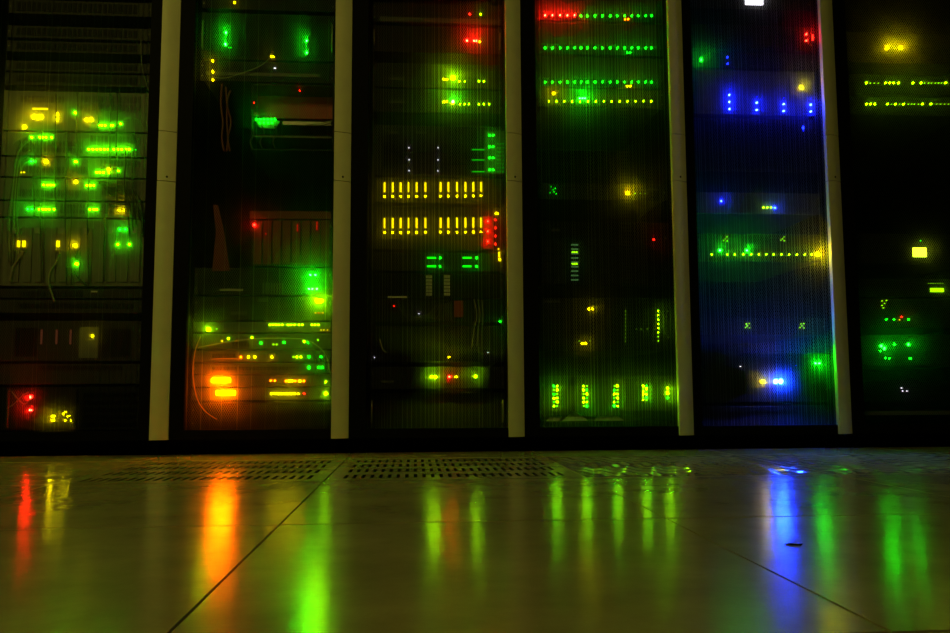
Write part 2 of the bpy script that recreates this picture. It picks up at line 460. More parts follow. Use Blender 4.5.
d.row([32, 40, 43, 46.5, 52], 137.5, 'y', 's', 2.8, 2.6)
d.row([89, 93, 97, 100.7, 104.5, 108.5, 114, 118, 122, 126, 129.5], 149.5, 'y', 's', 2.8, 2.8)
d.row([133, 136], 150, 'g', 't', 2, 2)
d = Dev(1, 158, 177, 'network_switch', 'network switch under the long lime row, two lamp pairs above each other on its right', 'network switch', 'light')
d.ports(18, 90, 166, 174, 20, mat='grey'); d.ports(100, 141, 160, 167, 12, mat='grey')
d.row([31.5, 34.5], 161.5, 'g', 's', 2.6, 2.2); d.led(46.5, 161.8, 'Y', 's', 4, 3); d.led(76, 161.8, 'y', 's', 4.4, 2.8)
d.row([97, 100, 103.5], 172.5, 'y', 's', 2.8, 3); d.row([109, 109.2], 169.8, 'Y', 's', 2.4, 2); d.led(109.5, 173, 'y', 's', 2.6, 2.4); d.led(118.5, 171, 'y', 's', 2.6, 2.6)
d.row([21.5, 24.5], 172.5, 'Y', 't', 2.4, 2.4)
d = Dev(1, 179, 200, 'network_switch', 'green lamped network switch half hidden by a dark cable fan, leftmost cabinet', 'network switch', 'light')
d.row([44, 48, 51, 54.5], 185.2, 'y', 's', 2.8, 2.6); d.led(76, 182, 'Y', 's', 3.4, 2.4); d.row([87, 90.5, 94], 185.5, 'y', 's', 2.8, 2.8)
d.ports(18, 82, 189, 198, 18, mat='grey'); d.ports(100, 141, 181, 197, 12, rows=2, mat='grey')
d = Dev(1, 202, 217, 'network_switch', 'network switch with a green lamp row on its left, lowest switch of the leftmost cabinet', 'network switch', 'light')
d.ports(60, 86, 204, 214, 8, rows=2, mat='grey'); d.ports(100, 116, 204, 214, 5, rows=2, mat='grey'); d.row([28, 32], 209.3, 'g', 's', 2.6, 2.4); d.row([39.5, 43, 46, 49.5, 54.5], 209.5, 'y', 's', 2.6, 2.4)
d.row([90, 94, 97], 209.6, 'y', 's', 2.8, 2.6); d.row([119.5, 124], 209.7, 'Y', 's', 2.8, 2.4)
d = Dev(1, 219, 286, 'modular_switch', 'tall modular switch of upright cards below the lime lit switches', 'network switch', 'light')
cx = rng(10, 142, 12)
for i in range(11):
    c = d.rect('line_card', cx[i] + .6, cx[i+1] - .6, 228, 282, 'light', .006)
    if i % 2 == 0: d.rect('ejector', cx[i] + 3, cx[i+1] - 4, 229, 234, 'steel', .012, 'steel ejector lever', parent=c)
fy = d.fy; d.fy = fy - .006
d.row([120, 125.5], 229.5, 'g', 's', 2.6, 2.6); d.row([118, 129.5], 244.5, 'y', 's', 3, 2.8)
for x, tt in ((19, 6), (24.5, 6), (58.5, 6)): d.led(x, 244, 'Y', 't', 2.4, tt, shape='box'); d.led(x, 246, 'Y', 's', 2, 2)
d.led(75.5, 245.5, 'Y', 's', 4, 2.8); d.led(77, 264, 'y', 's', 5, 4)
d.fy = fy
d = Dev(1, 289, 298, 'rack_server', 'thin dark rack server with a small white label below the modular switch', 'server', 'dim')
d.plate(91, 97.5, 291.6, 'label', 1.5); d.ports(20, 84, 291, 297, 12)
d = Dev(1, 300, 313, 'patch_panel', 'dim patch panel with a row of dark sockets below the white label', 'patch panel', 'dim')
d.ports(18, 134, 303, 309, 28)
d = Dev(1, 321, 361, 'rack_server', 'server with three faint red bars and one small white lamp, leftmost cabinet', 'server', 'dim')
for x in (42, 57, 71): d.led(x, 337, 'a', 't', 1.2, 14, shape='box', name='light_bar').data.materials[0] = M.setdefault('faint_bar', emission('faint_red_bar', (1, .28, .10), .06))
d.led(93, 336, 'Y', 's', 2, 2)
d.rect('open_bay_shade', 100, 131, 329, 357, 'socket', .002, 'black open bay'); d.rect('module', 79, 99, 327, 358, 'light', .004, 'pale module beside the open bay')  # bay is a flat plate, the shade of the recess put into its black
d.slats(14, 38, 328, 356, 8, 'face')
d = Dev(1, 364, 384, 'shelf', 'plain dark rack shelf above the red lamped server', 'shelf', 'dim'); d.rect('drawer_slot', 40, 122, 366, 370, 'socket', .002, 'long dark slot')
d = Dev(1, 387, 430, 'rack_server', 'mesh fronted server with two red lamps at the bottom of the leftmost cabinet', 'server', 'face')
d.mesh_bezel(8, 77, 389, 428, 'dim')
for y in (397, 410): d.led(30.8, y, 'r', 'b', 4, 3.6)
d.led(53.5, 416, 'Y', 'm', 3.2, 2.8); d.led(53.5, 420, 'Y', 'm', 3.2, 2.8)
for x, y in ((63, 414), (66, 412), (69, 416), (66, 420), (71, 421)): d.led(x, y, 'Y', 's', 1.6, 1.6)
d.slats(82, 138, 391, 428, 5, 'black', vertical=False)

# ---------- cabinet 2
d = Dev(2, -9, 10, 'rack_server', 'dark server with one yellow lamp at the very top of the second cabinet', 'server'); d.led(234.7, 2.8, 'Y', 's', 2.6, 2.4)
d = Dev(2, 14, 60, 'rack_server', 'dark server with two pairs of upright green lamps, second cabinet', 'server'); d.handles()
d.slats(207, 325, 17, 55, 44, 'face')
for x, y, t in ((226.3, 33, 3.6), (225.7, 44.5, 3.6), (307, 41.3, 3.2), (307, 53.3, 3.2)): d.led(x, y, 'g', 'b', 2.4, t)
d.row([229, 231], 48, 'g', 't', 1.3, 1.3); d.led(272.5, 57, 'Y', 's', 5, 1.8)
d = Dev(2, 62, 82, 'rack_server', 'dark server with three yellow lamps up its left edge, second cabinet', 'server')
for y, t in ((58, 3.8), (70, 3.8), (78.5, 2.4)): d.led(213, y + 2, 'Y', 's', 2.2, t)
d.led(275, 68.5, 'w', 't', 3.4, 1.2); d.rect('edge_strip', 206, 320, 74.2, 74.9, 'grey', .002)
# open chassis
d = Dev(2, 84, 150, 'open_chassis', 'open server chassis with red inside and a green lit board, second cabinet', 'server chassis', xl=247, body=None, ears=False)
X0, X1, Z0, Z1 = d.x0, d.x1, d.z0, d.z1
MB().box(X0, X1, FY, FY + .4, Z1 - .004, Z1).box(X0, X1, FY, FY + .4, Z0, Z0 + .004).box(X0, X0 + .004, FY, FY + .4, Z0, Z1).box(X1 - .004, X1, FY, FY + .4, Z0, Z1).box(X0, X1, FY + .396, FY + .4, Z0, Z1).build('chassis', M['face'], d.root)
a = at(250, 112, FY); b = at(331, 88, FY)
MB().box(X0 + .006, X1 - .006, FY + .09, FY + .1, a.z + .012, b.z).build('backplate', M['redmetal_lit'], d.root, label='dull red back plate')
MB().front([(at(250,106,FY).x, at(250,106,FY).z), (at(259,109,FY).x, at(259,113,FY).z), (at(250,113,FY).x, at(250,114,FY).z)], FY + .02, FY + .024).build('side_flap', M['redmetal_lit'], d.root, label='red metal flap')
q = [(251, 115.5), (279, 118), (274, 125.5), (259, 125.5)]
bd = MB().front([(at(x, y, FY).x, at(x, y, FY).z) for x, y in q[::-1]], FY + .03, FY + .033).build('circuit_board', M['board'], d.root, label='green circuit board')
d.fy = FY + .028
for x in rng(257, 275, 6):
    d.led(x, 119.5, 'g', 's', 3.4, 3, parent=bd)
for x in rng(260, 272, 4): d.led(x, 123, 'g', 's', 2.8, 2.2, parent=bd)
for x, y in ((254, 103), (300, 91), (322, 124)): d.led(x, y, 'r', 's', 1.2, 1.2)
d.fy = FY
mb = MB().box(X0 + .01, X1 - .01, FY + .02, FY + .3, at(300, 136, FY).z, at(300, 134, FY).z)
mb.build('inner_tray', M['grey'], d.root, label='grey inner tray')
d.rect('crossbar', 283, 331, 122.5, 125, 'steel', .004, 'steel cross bar')
d = Dev(2, 212, 266, 'modular_switch', 'dim red lit card chassis with one red lamp, second cabinet', 'network switch', 'face', xl=250)
d.rect('top_rail', 250, 331, 212, 218.5, 'dullred_lit', .006, 'dull red top rail')
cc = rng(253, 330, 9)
for i in range(8): d.rect('line_card', cc[i] + .5, cc[i+1] - .5, 221, 264, 'dullred_lit', .004)
d.fy = FY - .004
d.led(254.5, 225, 'r', 'm', 2.6, 2.6); d.led(297.5, 228, 'r', 'd', 1, 7, shape='box'); d.led(317, 226, 'r', 'd', 1, 8, shape='box'); d.led(266, 234, 'r', 't', 1.2, 1.2); d.fy = FY
d = Dev(2, 268, 295, 'network_switch', 'network switch with two stacked green lamp pairs at the right of the second cabinet', 'network switch', 'face')
d.row([310.5, 315.5], 275, 'g', 'b', 3, 2.6); d.row([309, 312.5, 317], 289, 'g', 'b', 3, 2.6)
d.rect('latch', 220, 243, 289, 291, 'steel', .006, 'pale steel latch'); d.slats(262, 284, 283, 294, 8, 'grey')
d = Dev(2, 297, 320, 'rack_server', 'dark server with one glaring yellow lamp on its right, second cabinet', 'server')
d.row([317.5, 321], 301, 'y', 'b', 4.6, 4); d.row([315.5, 319, 323], 313, 'ar', 't', 2.2, 1.8)
d.plate(231, 247, 313, 'grey', 3, 'dim name plate'); d.plate(258, 268, 300, 'grey', 3, 'dim name plate')
d = Dev(2, 322, 332, 'network_switch', 'slim network switch with a long green lamp row, second cabinet', 'network switch', 'grey')
d.row([270, 273, 276, 279, 282.5, 288, 291, 294.5, 299, 302.5, 312, 315, 318.5], 324.8, 'y', 's', 2.3, 2); d.led(208.7, 329.5, 'y', 'm', 4.6, 4); d.led(217, 329, 'y', 't', 2, 2)
d.row([321, 324, 327.5], 330, 'Y', 't', 1.8, 1.8)
d = Dev(2, 334, 349, 'network_switch', 'network switch with scattered lime lamps under the pale cable arch', 'network switch', 'grey')
for x, y, h, l in ((228.5, 338.5, 'y', 's'), (252, 337.7, 'y', 's'), (261, 343, 'g', 's'), (273.5, 344.5, 'y', 't'), (277, 344.5, 'y', 't'), (284, 342.5, 'g', 's'), (304.5, 341.5, 'y', 's'), (307.5, 343, 'g', 's'), (222, 341, 'Y', 't'), (318, 340, 'y', 't')): d.led(x, y, h, l, 2.8, 2.8)
d.ports(232, 250, 341, 347, 6)
d = Dev(2, 350.5, 362, 'network_switch', 'network switch with an orange lamp and two yellow lamps at its middle', 'network switch', 'grey')
for x, h, l in ((241, 'a', 's'), (248.5, 'Y', 's'), (255, 'Y', 's'), (272, 'Y', 's'), (293.5, 'y', 't'), (297, 'y', 's'), (301, 'y', 's'), (309, 'g', 's'), (321, 'g', 's')): d.led(x, 357, h, l, 2.8, 2.8)
d.ports(212, 236, 353, 360, 8)
d = Dev(2, 363.5, 373.5, 'network_switch', 'slim network switch with green lamps at its right, just above the orange bars', 'network switch', 'grey')
for x, w in ((309, 2.6), (319, 2.6), (322, 3.4)): d.led(x, 367.5, 'g', 's', w, 4)
d.ports(212, 300, 366, 371, 24)
d = Dev(2, 375, 386.5, 'disk_array', 'disk array with the upper of two glowing orange bars', 'disk array', 'grey')
d.led(221.3, 380.3, 'a', 'o', 17.5, 3.6, shape='box', name='light_bar')
d.row([271, 275], 380.7, 'a', 's', 2.6, 2.2); d.row([286, 289, 292, 295.5, 300, 304], 381, 'aYYaYa', 's', 2.8, 2.6); d.led(326, 382, 'y', 's', 2.4, 3)
d = Dev(2, 388, 400, 'disk_array', 'disk array with the lower of two glowing orange bars', 'disk array', 'grey')
d.led(226, 393, 'a', 'o', 17.5, 3.6, shape='box', name='light_bar')
d.row([271.5, 275, 278.5, 282, 285, 288, 291.5, 294.5], 393.7, 'Y', 's', 2.6, 2.6); d.row([298.5, 304], 393.7, 'Yr', 's', 2.4, 2.4); d.led(326, 393.7, 'y', 'm', 3.2, 2.8)
d = Dev(2, 403, 429.5, 'rack_server', 'unlit mesh fronted server at the bottom of the second cabinet', 'server', 'face'); d.mesh_bezel(200, 327, 405, 432, 'face')

# ---------- cabinet 3
d = Dev(3, 4, 24, 'rack_server', 'dark server with one red and one lime lamp, topmost of the third cabinet', 'server'); d.led(469.7, 14.5, 'r', 's', 3, 2.4); d.led(480.6, 14.5, 'y', 's', 3, 2.4); d.rect('edge_strip', 380, 500, 20, 21, 'grey', .002)
d = Dev(3, 27, 53, 'rack_server', 'dark server with glaring red lamps, third cabinet', 'server'); d.led(467, 41, 'r', 'b', 2.8, 2.6); d.row([474, 476.5], 41, 'r', 'b', 2.4, 2.6); d.led(479.8, 42, 'Y', 's', 2.6, 2.4); d.handles()
d = Dev(3, 64, 88, 'rack_server', 'dark server with a strong yellow lamp, upper of a pair in the third cabinet', 'server'); d.slats(430, 500, 66, 76, 26, 'face')
d.led(453, 78.3, 'y', 'b', 5, 4.4); d.row([443.5, 446.5], 79.6, 'Y', 's', 2.6, 2); d.row([459.3, 464.6, 478.8, 483.8], 81.5, 'y', 's', 2.2, 2); d.plate(389, 405, 78.8, 'grey', 2, 'dim name plate')
d = Dev(3, 90, 113, 'rack_server', 'dark server with a strong lime lamp, lower of a pair in the third cabinet', 'server'); d.slats(430, 500, 92, 100, 26, 'face')
d.led(453, 101.8, 'g', 'b', 4.6, 4.2); d.led(453, 103.6, 'Y', 'm', 2.4, 2); d.row([443.5, 446.5], 102, 'Y', 's', 2.6, 2); d.row([460, 464.6, 469, 478.8, 483.8, 489], 104.4, 'y', 's', 2, 2); d.plate(389, 405, 102, 'grey', 2, 'dim name plate')
d = Dev(3, 126, 176, 'disk_array', 'dark disk array with tiny white lamps and a green lit module at its right', 'disk array')
tr = d.trays(380, 468, 144, 175, 3, 'black', 3); d.plate(389, 398, 132.6, 'grey', 2, 'dim name plate'); d.plate(416, 427, 132.6, 'grey', 2, 'dim name plate')
d.fy = FY - .005
for i, y in enumerate((171, 160, 148)):
    d.led(409, y, 'w', 't', 1.3, 1.6, parent=tr[i*3]); d.led(438, y, 'w', 't', 1.3, 1.6, parent=tr[i*3+1])
d.fy = FY
m = d.rect('controller_module', 484, 504, 131, 174, 'grey', .004, 'grey controller module lit green'); d.fy = FY - .004
for y in (135.5, 147, 158, 170): d.row([489.5, 493], y, 'g', 's', 2.6, 2.2, parent=m)
for x in rng(498, 503, 3):
    for y in rng(144, 172, 8): d.led(x, y, 'g', 'd', 1.3, 1.6, parent=m)
d.fy = FY
for y in (150, 160.3, 172): d.led(478, y, 'g', 'd', 13, 1, shape='box', name='light_bar')
DX = (384.7, 392.7, 400.7, 408.3, 416.6, 425.4, 440.6, 448.2, 457, 465.3, 473.3, 481)
for n, (ya, yb, y0, y1, yd, lab) in enumerate([(178, 203, 182.5, 192, 196.3, 'disk array with twelve upright yellow bars, upper of two such arrays'),
        (207, 250, 218, 228, 232.3, 'disk array with twelve upright yellow bars and a red lit latch, lower of two')]):
    d = Dev(3, ya, yb, 'disk_array', lab, 'disk array', group='disk arrays with yellow bars')
    for x in DX:
        t = d.rect('drive_tray', x - 3.4, x + 3.4, y0 - 4, yd + 4.5, 'black', .004); d.fy = FY - .004
        yy = y0 + n * 0
        d.led(x, (y0 + y1) / 2 - .006 * (x - 440), 'Y', 't', 1.8, y1 - y0, parent=t, shape='box', name='light_bar')
        d.led(x, yd - .006 * (x - 440), 'Y', 's', 2.4, 2.4, parent=t); d.fy = FY
    if n:
        d.rect('latch', 483, 493, 217, 249, 'redmetal_lit', .010, 'red latch'); d.led(496.5, 213.6, 'Y', 's', 5, 2.4)
        for y in (220, 228, 236, 244): d.led(495.5, y, 'r', 's', 1.6, 2.6)
        for y in (222, 232, 242): d.led(487.5, y, 'r', 'm', 1.6, 1.6).location.y -= .010
        d.led(498.5, 249, 'Y', 't', 3, 2); 
d = Dev(3, 253, 271, 'rack_server', 'dark server with two pairs of short green bars, third cabinet', 'server')
for y in (258, 266.5):
    for x in (431.5, 467): d.led(x, y, 'g', 't', 9, 1.5, shape='box', name='light_bar')
    for x in (440, 476.6): d.led(x, y, 'g', 's', 2.6, 2.4)
d.led(499.5, 259.5, 'Y', 's', 2.6, 2.6); d.led(499, 254.5, 'Y', 't', 1.6, 5, shape='box')
d = Dev(3, 274, 298, 'rack_server', 'dark server with two pale upright vents, third cabinet', 'server', 'black')
for x in (429, 447): d.ports(x - 3, x + 3, 275, 296, 3, 'label', 6, 'vent_grille')
d.rect('latch', 388, 407, 296.5, 298, 'label', .008, 'pale latch')
d = Dev(3, 300, 322, 'rack_server', 'dark server with a small red tag below the pale vents', 'server', 'black'); d.rect('tag', 454, 463, 301, 317, 'redmetal_lit', .006, 'red tag'); d.slats(440, 452, 303, 320, 5, 'grey'); d.led(419, 313.7, 'w', 't', 2.4, .9); d.ports(398, 412, 308, 320, 3)
d.led(500, 323, 'g', 's', 2.6, 2.6); d.led(394, 306, 'r', 't', 2.2, 2.2)
d = Dev(3, 326, 362, 'rack_server', 'dark server with one tiny yellow lamp above the mesh server', 'server', 'black'); d.led(449, 357, 'Y', 's', 2.2, 2); d.slats(384, 500, 328, 350, 34, 'face'); d.led(488, 352.5, 'w', 't', 1.6, 1); d.led(374.5, 357.5, 'w', 't', 1.2, 1.4)
d = Dev(3, 367, 389, 'rack_server', 'mesh fronted server with two green lamps and a red one between, third cabinet', 'server'); d.mesh_bezel(422, 488, 369, 386, 'face')
d.row([431.5, 435.5], 377, 'y', 'b', 3, 2.8); d.led(449.4, 377, 'r', 'b', 2.8, 2.8); d.led(456, 377, 'Y', 'm', 2.6, 2.6); d.led(475.5, 376.5, 'y', 'b', 3, 2.8); d.plate(381, 394, 381.5, 'grey', 2, 'dim name plate')
d = Dev(3, 393, 429.5, 'rack_server', 'unlit dark server at the bottom of the third cabinet', 'server', 'black'); d.handles(); d.slats(384, 500, 398, 430, 6, 'face', vertical=False)

# ---------- cabinet 4
R16 = [545, 552.3, 560, 567.2, 574.5, 580.8, 587.3, 595, 602.3, 610, 617, 624.5, 631.5, 638, 645.5, 651.3]
G4 = 'switches with lamp rows at the top of the fourth cabinet'
d = Dev(4, -9, 21.5, 'network_switch', 'network switch with five red and eleven green lamps at the top of the fourth cabinet', 'network switch', 'face', group=G4)
d.slats(542, 656, -6, 12, 40, 'grey'); d.ports(542, 656, 13, 15, 16)
d.row(R16[:5], 15.6, 'r', 'b', 2.2, 2.2); d.row(R16[5:], 16.2, 'g', 's', 2.4, 2.4); d.row([625, 628], 19.6, 'a', 's', 2.6, 1.8)
d = Dev(4, 24, 55, 'network_switch', 'network switch with an all green row of sixteen lamps, fourth cabinet', 'network switch', 'face', group=G4)
d.slats(542, 656, 26, 44, 40, 'grey'); d.row(R16, 48.2, 'g', 's', 2.5, 2.5); d.row([627, 630], 53, 'g', 's', 2.4, 1.6)
d = Dev(4, 57.5, 88, 'network_switch', 'network switch with sixteen green lamps and an amber one under its row', 'network switch', 'face', group=G4)
d.slats(542, 656, 60, 78, 40, 'grey'); d.row(R16, 82.3, 'g', 's', 2.3, 2.3); d.row([627, 630], 86.4, 'Y', 's', 2.4, 1.6)
d = Dev(4, 89.5, 108, 'network_switch', 'network switch with a lime lamp row and one strong green lamp in its middle', 'network switch', 'face', group=G4)
d.row(rng(548.4, 651, 14), 101.6, 'y', 's', 1.9, 2.4); d.row([579.5, 582.5, 585], 98.5, 'g', 'b', 2.8, 2.2); d.led(553.6, 93.5, 'Y', 'm', 3, 2.6)
d = Dev(4, 184, 200, 'rack_server', 'dark server with a single strong yellow lamp, fourth cabinet', 'server'); d.led(627.5, 193.3, 'Y', 'm', 4, 3.4); d.row([635, 640, 645], 193.6, 'y', 't', 1.5, 1.5)
for x, y in ((551, 187), (553, 190), (555, 188.5), (554, 192), (556, 194), (550, 193)): d.led(x, y, 'g', 't', 1.6, 1.6)
d.plate(648, 658, 189.5, 'grey', 1.5, 'dim name plate')
d = Dev(4, 222, 286, 'disk_array', 'dark disk array with a ladder of pale bars and one red lamp', 'disk array', 'black'); d.trays(540, 566, 240, 284, 2, 'face', 6); d.trays(584, 646, 240, 284, 4, 'face', 6)
for y in rng(245, 280, 9): d.led(574.5, y, 'y', 'd', 7, 1.3, shape='box', name='light_bar').data.materials[0] = M.setdefault('pale_bar', emission('faint_pale_bar', (.35, 1, .25), .13))
for y in (252.5, 264): d.led(574.5, y, 'y', 't', 6, 1.5, shape='box', name='light_bar')
d.led(653.5, 239.7, 'r', 's', 2.6, 2.4); d.plate(551, 560, 230, 'grey', 2, 'dim name plate')
d = Dev(4, 298, 351, 'disk_array', 'dark disk array with two upright dotted lamp lines at its right', 'disk array', 'black')
d.row([589, 592.5], 309, 'Y', 's', 2.4, 3); d.row([582, 585.5], 343.5, 'Y', 's', 3, 2.4); d.row([579, 590], 341, 'y', 't', 1.5, 1.5)
for i, y in enumerate(rng(311, 341.5, 9)): d.led(625.3, y, 'y', 'd', 1.5, 1.6)
for i, y in enumerate(rng(311, 341, 8)): d.led(658, y, 'y', 's' if i < 6 else 't', 1.6, 1.8)
for x in (636, 641, 647): d.led(x, 329, 'y', 'd', 1.2, 1.2)
d.trays(540, 570, 302, 348, 3, 'face', 1); d.trays(596, 620, 302, 348, 3, 'face', 1); d.plate(542, 560, 301.5, 'grey', 2, 'dim name plate')
d = Dev(4, 376, 411, 'rack_server', 'server with five upright clusters of lime lamps near the bottom, fourth cabinet', 'server')
cl = ((555.4, 'y'), (585, 'y'), (615.5, 'y'), (644.5, 'y'), (672.5, 'g'))
for n, (x, h) in enumerate(cl):
    w = 6.5 if n < 4 else 1
    t = d.rect('fan_module', x - 9, min(x + 12, 668), 380, 409, 'black', .004) if n < 4 else d.root
    d.fy = FY - .004
    if n < 4:
        pts = [(a, b) for b in rng(386, 406 - (n == 3) * 6, 6) for a in (x - 1.5, x + 1.8)]
        for i, (a, b) in enumerate(pts): d.led(a, b, ('y', 'g')[(i + n) % 4 == 0], ('n', 's', 't')[(i * 7 + n) % 3], 2, 2.4, parent=t)
        for b in rng(386, 406, 6): d.led(x + 7, b, 'g', 'd', 1.2, 1.2, parent=t)
    else:
        d.led(667.5, 388, 'y', 's', 3.2, 3, parent=t); d.led(667.5, 393, 'y', 'm', 3.6, 3.4, parent=t); d.led(667.5, 398, 'g', 's', 2.4, 2.4, parent=t)
    d.fy = FY
d = Dev(4, 421, 429.5, 'shelf', 'low shelf under the lime lamp clusters carrying loose papers', 'shelf', 'black')
zt = d.z1

# ---------- cabinet 5
d = Dev(5, -16, 10, 'rack_monitor', 'device with a small blank white screen at the top of the fifth cabinet', 'monitor', 'face'); d.led(753.6, -1, 'w', 't', 19.5, 14, shape='box', name='screen'); d.plate(750, 759, 22 - 14, 'grey', 1.4, 'dim name plate')
d = Dev(5, 26, 50, 'rack_server', 'dark server with two stacked red lamps at its right, fifth cabinet', 'server'); 
for y in (34.5, 41): d.led(806, y, 'r', 'm', 2.4, 2.4)
d.led(812, 38, 'r', 's', 1, 6, shape='box')
d.slats(706, 796, 29, 48, 30, 'face')
d = Dev(5, 53, 69, 'rack_server', 'dark server with a green lamp on its left edge, fifth cabinet', 'server'); d.led(701, 60, 'g', 'm', 2.6, 4.4); d.led(727, 57.5, 'b', 's', 1.8, 1.8); d.led(727.3, 64, 'b', 's', 1.8, 1.8)
d = Dev(5, 71, 115, 'disk_array', 'disk array with four short columns of blue lamps, fifth cabinet', 'disk array', 'grey'); tr = d.trays(703, 815, 75, 113, 4, 'grey', 1); d.fy = FY - .005
for i, (x, ys, l) in enumerate(((729.2, (95.2, 102.2, 109.2), 'm'), (756.4, (103, 110.2), 'm'), (783.3, (104.3, 111.3), 'm'), (810.5, (105, 111.8), 'm'))):
    for y in ys: d.led(x, y, 'b', 'b', 2.5, 2.3, parent=tr[i])
    d.led(x, ys[0] - 6, 'b', 't', 1.3, 1.3, parent=tr[i])
d.led(801, 87.5, 'Y', 'm', 3.6, 3, parent=tr[3]); d.fy = FY
d = Dev(5, 119, 172, 'rack_server', 'dark server with one faint blue lamp below the four blue columns', 'server', 'face'); d.led(803, 128, 'b', 's', 2.6, 5); d.led(803, 131, 'b', 't', 1.5, 3); d.slats(706, 796, 124, 168, 24, 'black')
d = Dev(5, 193, 214, 'rack_server', 'dark server with one blue lamp at its left and one at its middle', 'server', 'grey'); d.led(721, 201.2, 'b', 'm', 3, 3); d.led(774.5, 208, 'b', 'm', 3, 3); d.row([763, 767, 770.5], 207.7, 'y', 's', 1.6, 1.6); d.slats(728, 758, 196, 212, 10, 'grey'); d.slats(782, 812, 196, 212, 10, 'grey')
d = Dev(5, 234, 262, 'network_switch', 'network switch with a level row of lime lamps ending in a strong yellow one', 'network switch', 'face')
d.row([711.5, 727, 734.5, 743, 751, 758.5, 766, 773.5, 781, 788.7, 796.5, 804.3, 811.5], 254.6, 'y', 's', 1.7, 1.8); d.row([719.5, 747], 250.5, 'g', 'b', 3, 2.8); d.led(817, 254.5, 'Y', 'b', 4, 3.6)
for x0 in (725, 782):
    for a, b in ((0, 0), (1.8, -2), (2, 2), (-1.6, 1.6)): d.led(x0 + a, 239 + b, 'y', 't', 1.5, 1.5)
d = Dev(5, 318, 335, 'rack_server', 'dark server with two small lime dot clusters, fifth cabinet', 'server', 'face')
for x0 in (747, 801.5):
    for a, b in ((0, 0), (2, -2.4), (2.2, 2), (-1.8, 1.6), (-1, -2)): d.led(x0 + a, 326 + b, 'y', 't', 1.6, 1.6)
d = Dev(5, 353, 402, 'rack_server', 'server with the glaring blue lamp and a yellow one, fifth cabinet', 'server', 'face'); d.mesh_bezel(745, 798, 371, 394, 'face')
d.led(762, 381.5, 'Y', 'b', 5, 3); d.row([775.6, 780.4], 381.3, 'B', 'x', 5.6, 5.8); d.row([815, 819], 363.3, 'g', 'b', 3.2, 2.4); d.led(740, 366.5, 'w', 't', 1.4, 1.4); d.led(795.5, 365.5, 'b', 't', 1.2, 1.2)
d = Dev(5, 406, 429.5, 'rack_server', 'unlit server at the bottom of the fifth cabinet', 'server', 'face'); d.slats(706, 812, 410, 430, 5, 'black', vertical=False)

# ---------- cabinet 6
d = Dev(6, 34, 64, 'rack_server', 'server with two strong yellow lamps at the top of the rightmost cabinet', 'server', 'face'); d.led(886.5, 48.3, 'Y', 'b', 3.4, 3.2); d.led(900, 48, 'Y', 'b', 2.8, 2.6)
d = Dev(6, 76, 95, 'network_switch', 'network switch with a row of lime lamps, upper of two in the rightmost cabinet', 'network switch', 'face')
d.row([866, 885, 889, 893, 898, 912.5, 920.5, 945], 83.2, 'y', 's', 2.6, 2.4); d.row([870, 874, 878, 924, 928, 931, 935, 938, 941], 83.4, 'y', 't', 1.5, 1.4)
d = Dev(6, 98, 116, 'network_switch', 'network switch with a row of lime lamps, lower of two in the rightmost cabinet', 'network switch', 'face')
d.row([866, 870, 874.5, 887, 895, 903, 922, 930.5], 104.3, 'y', 's', 2.4, 2.4); d.row([891, 899, 908, 911, 914, 918, 936, 940, 944, 948], 104.4, 'y', 't', 1.4, 1.3)
d = Dev(6, 234, 264, 'rack_server', 'server with a lime lit square window in the rightmost cabinet', 'server', 'face'); d.led(919, 252.5, 'y', 't', 14, 9.5, shape='box', name='lit_window').data.materials[0] = M.setdefault('lime_window', emission('lime_window_glow', (.72, 1, .02), 5)); d.led(920, 241, 'g', 't', 1.6, 1.6)
d = Dev(6, 279, 297, 'rack_server', 'server with a short flat lime bar in the rightmost cabinet', 'server', 'face'); d.led(936.3, 290.2, 'y', 't', 14, 4, shape='box', name='light_bar'); d.row(rng(928, 942, 7), 283.5, 'y', 'd', 1.2, 1.2)
d = Dev(6, 299, 328, 'rack_server', 'server with small scattered lamps, one of them red, rightmost cabinet', 'server', 'face')
for x, y in ((881.5, 301), (884, 303.5), (881.5, 305.5), (886, 300.5), (883, 308)): d.led(x, y, 'y', 't', 1.5, 1.5)
d.row([886, 893.5, 908], 319.5, 'g', 's', 1.7, 1.7); d.led(901, 317, 'r', 's', 1.6, 1.6); d.led(899, 320, 'Y', 't', 1.4, 1.4)
d = Dev(6, 335, 366, 'rack_server', 'server with a wide green glow, rightmost cabinet', 'server', 'face')
for x, y, w, t in ((881, 346, 4, 4), (884, 348.5, 3, 5), (880, 351, 2, 2), (894, 344.5, 2.6, 3.6), (908, 344.5, 2.8, 3.8), (885, 358, 2, 2), (889, 358.5, 1.6, 1.6), (910, 358.5, 2.4, 2.4)): d.led(x, y, 'g', 'm' if w > 2.7 else 's', w, t)
d = Dev(6, 380, 402, 'rack_server', 'server with three tiny white lamps, rightmost cabinet', 'server', 'black')
for x, y in ((901, 388), (902, 391), (906.5, 391)): d.led(x, y, 'w', 't', 1.4, 1.4)
d = Dev(6, 411, 415, 'shelf', 'thin bare shelf at the bottom of the rightmost cabinet', 'shelf', 'grey')

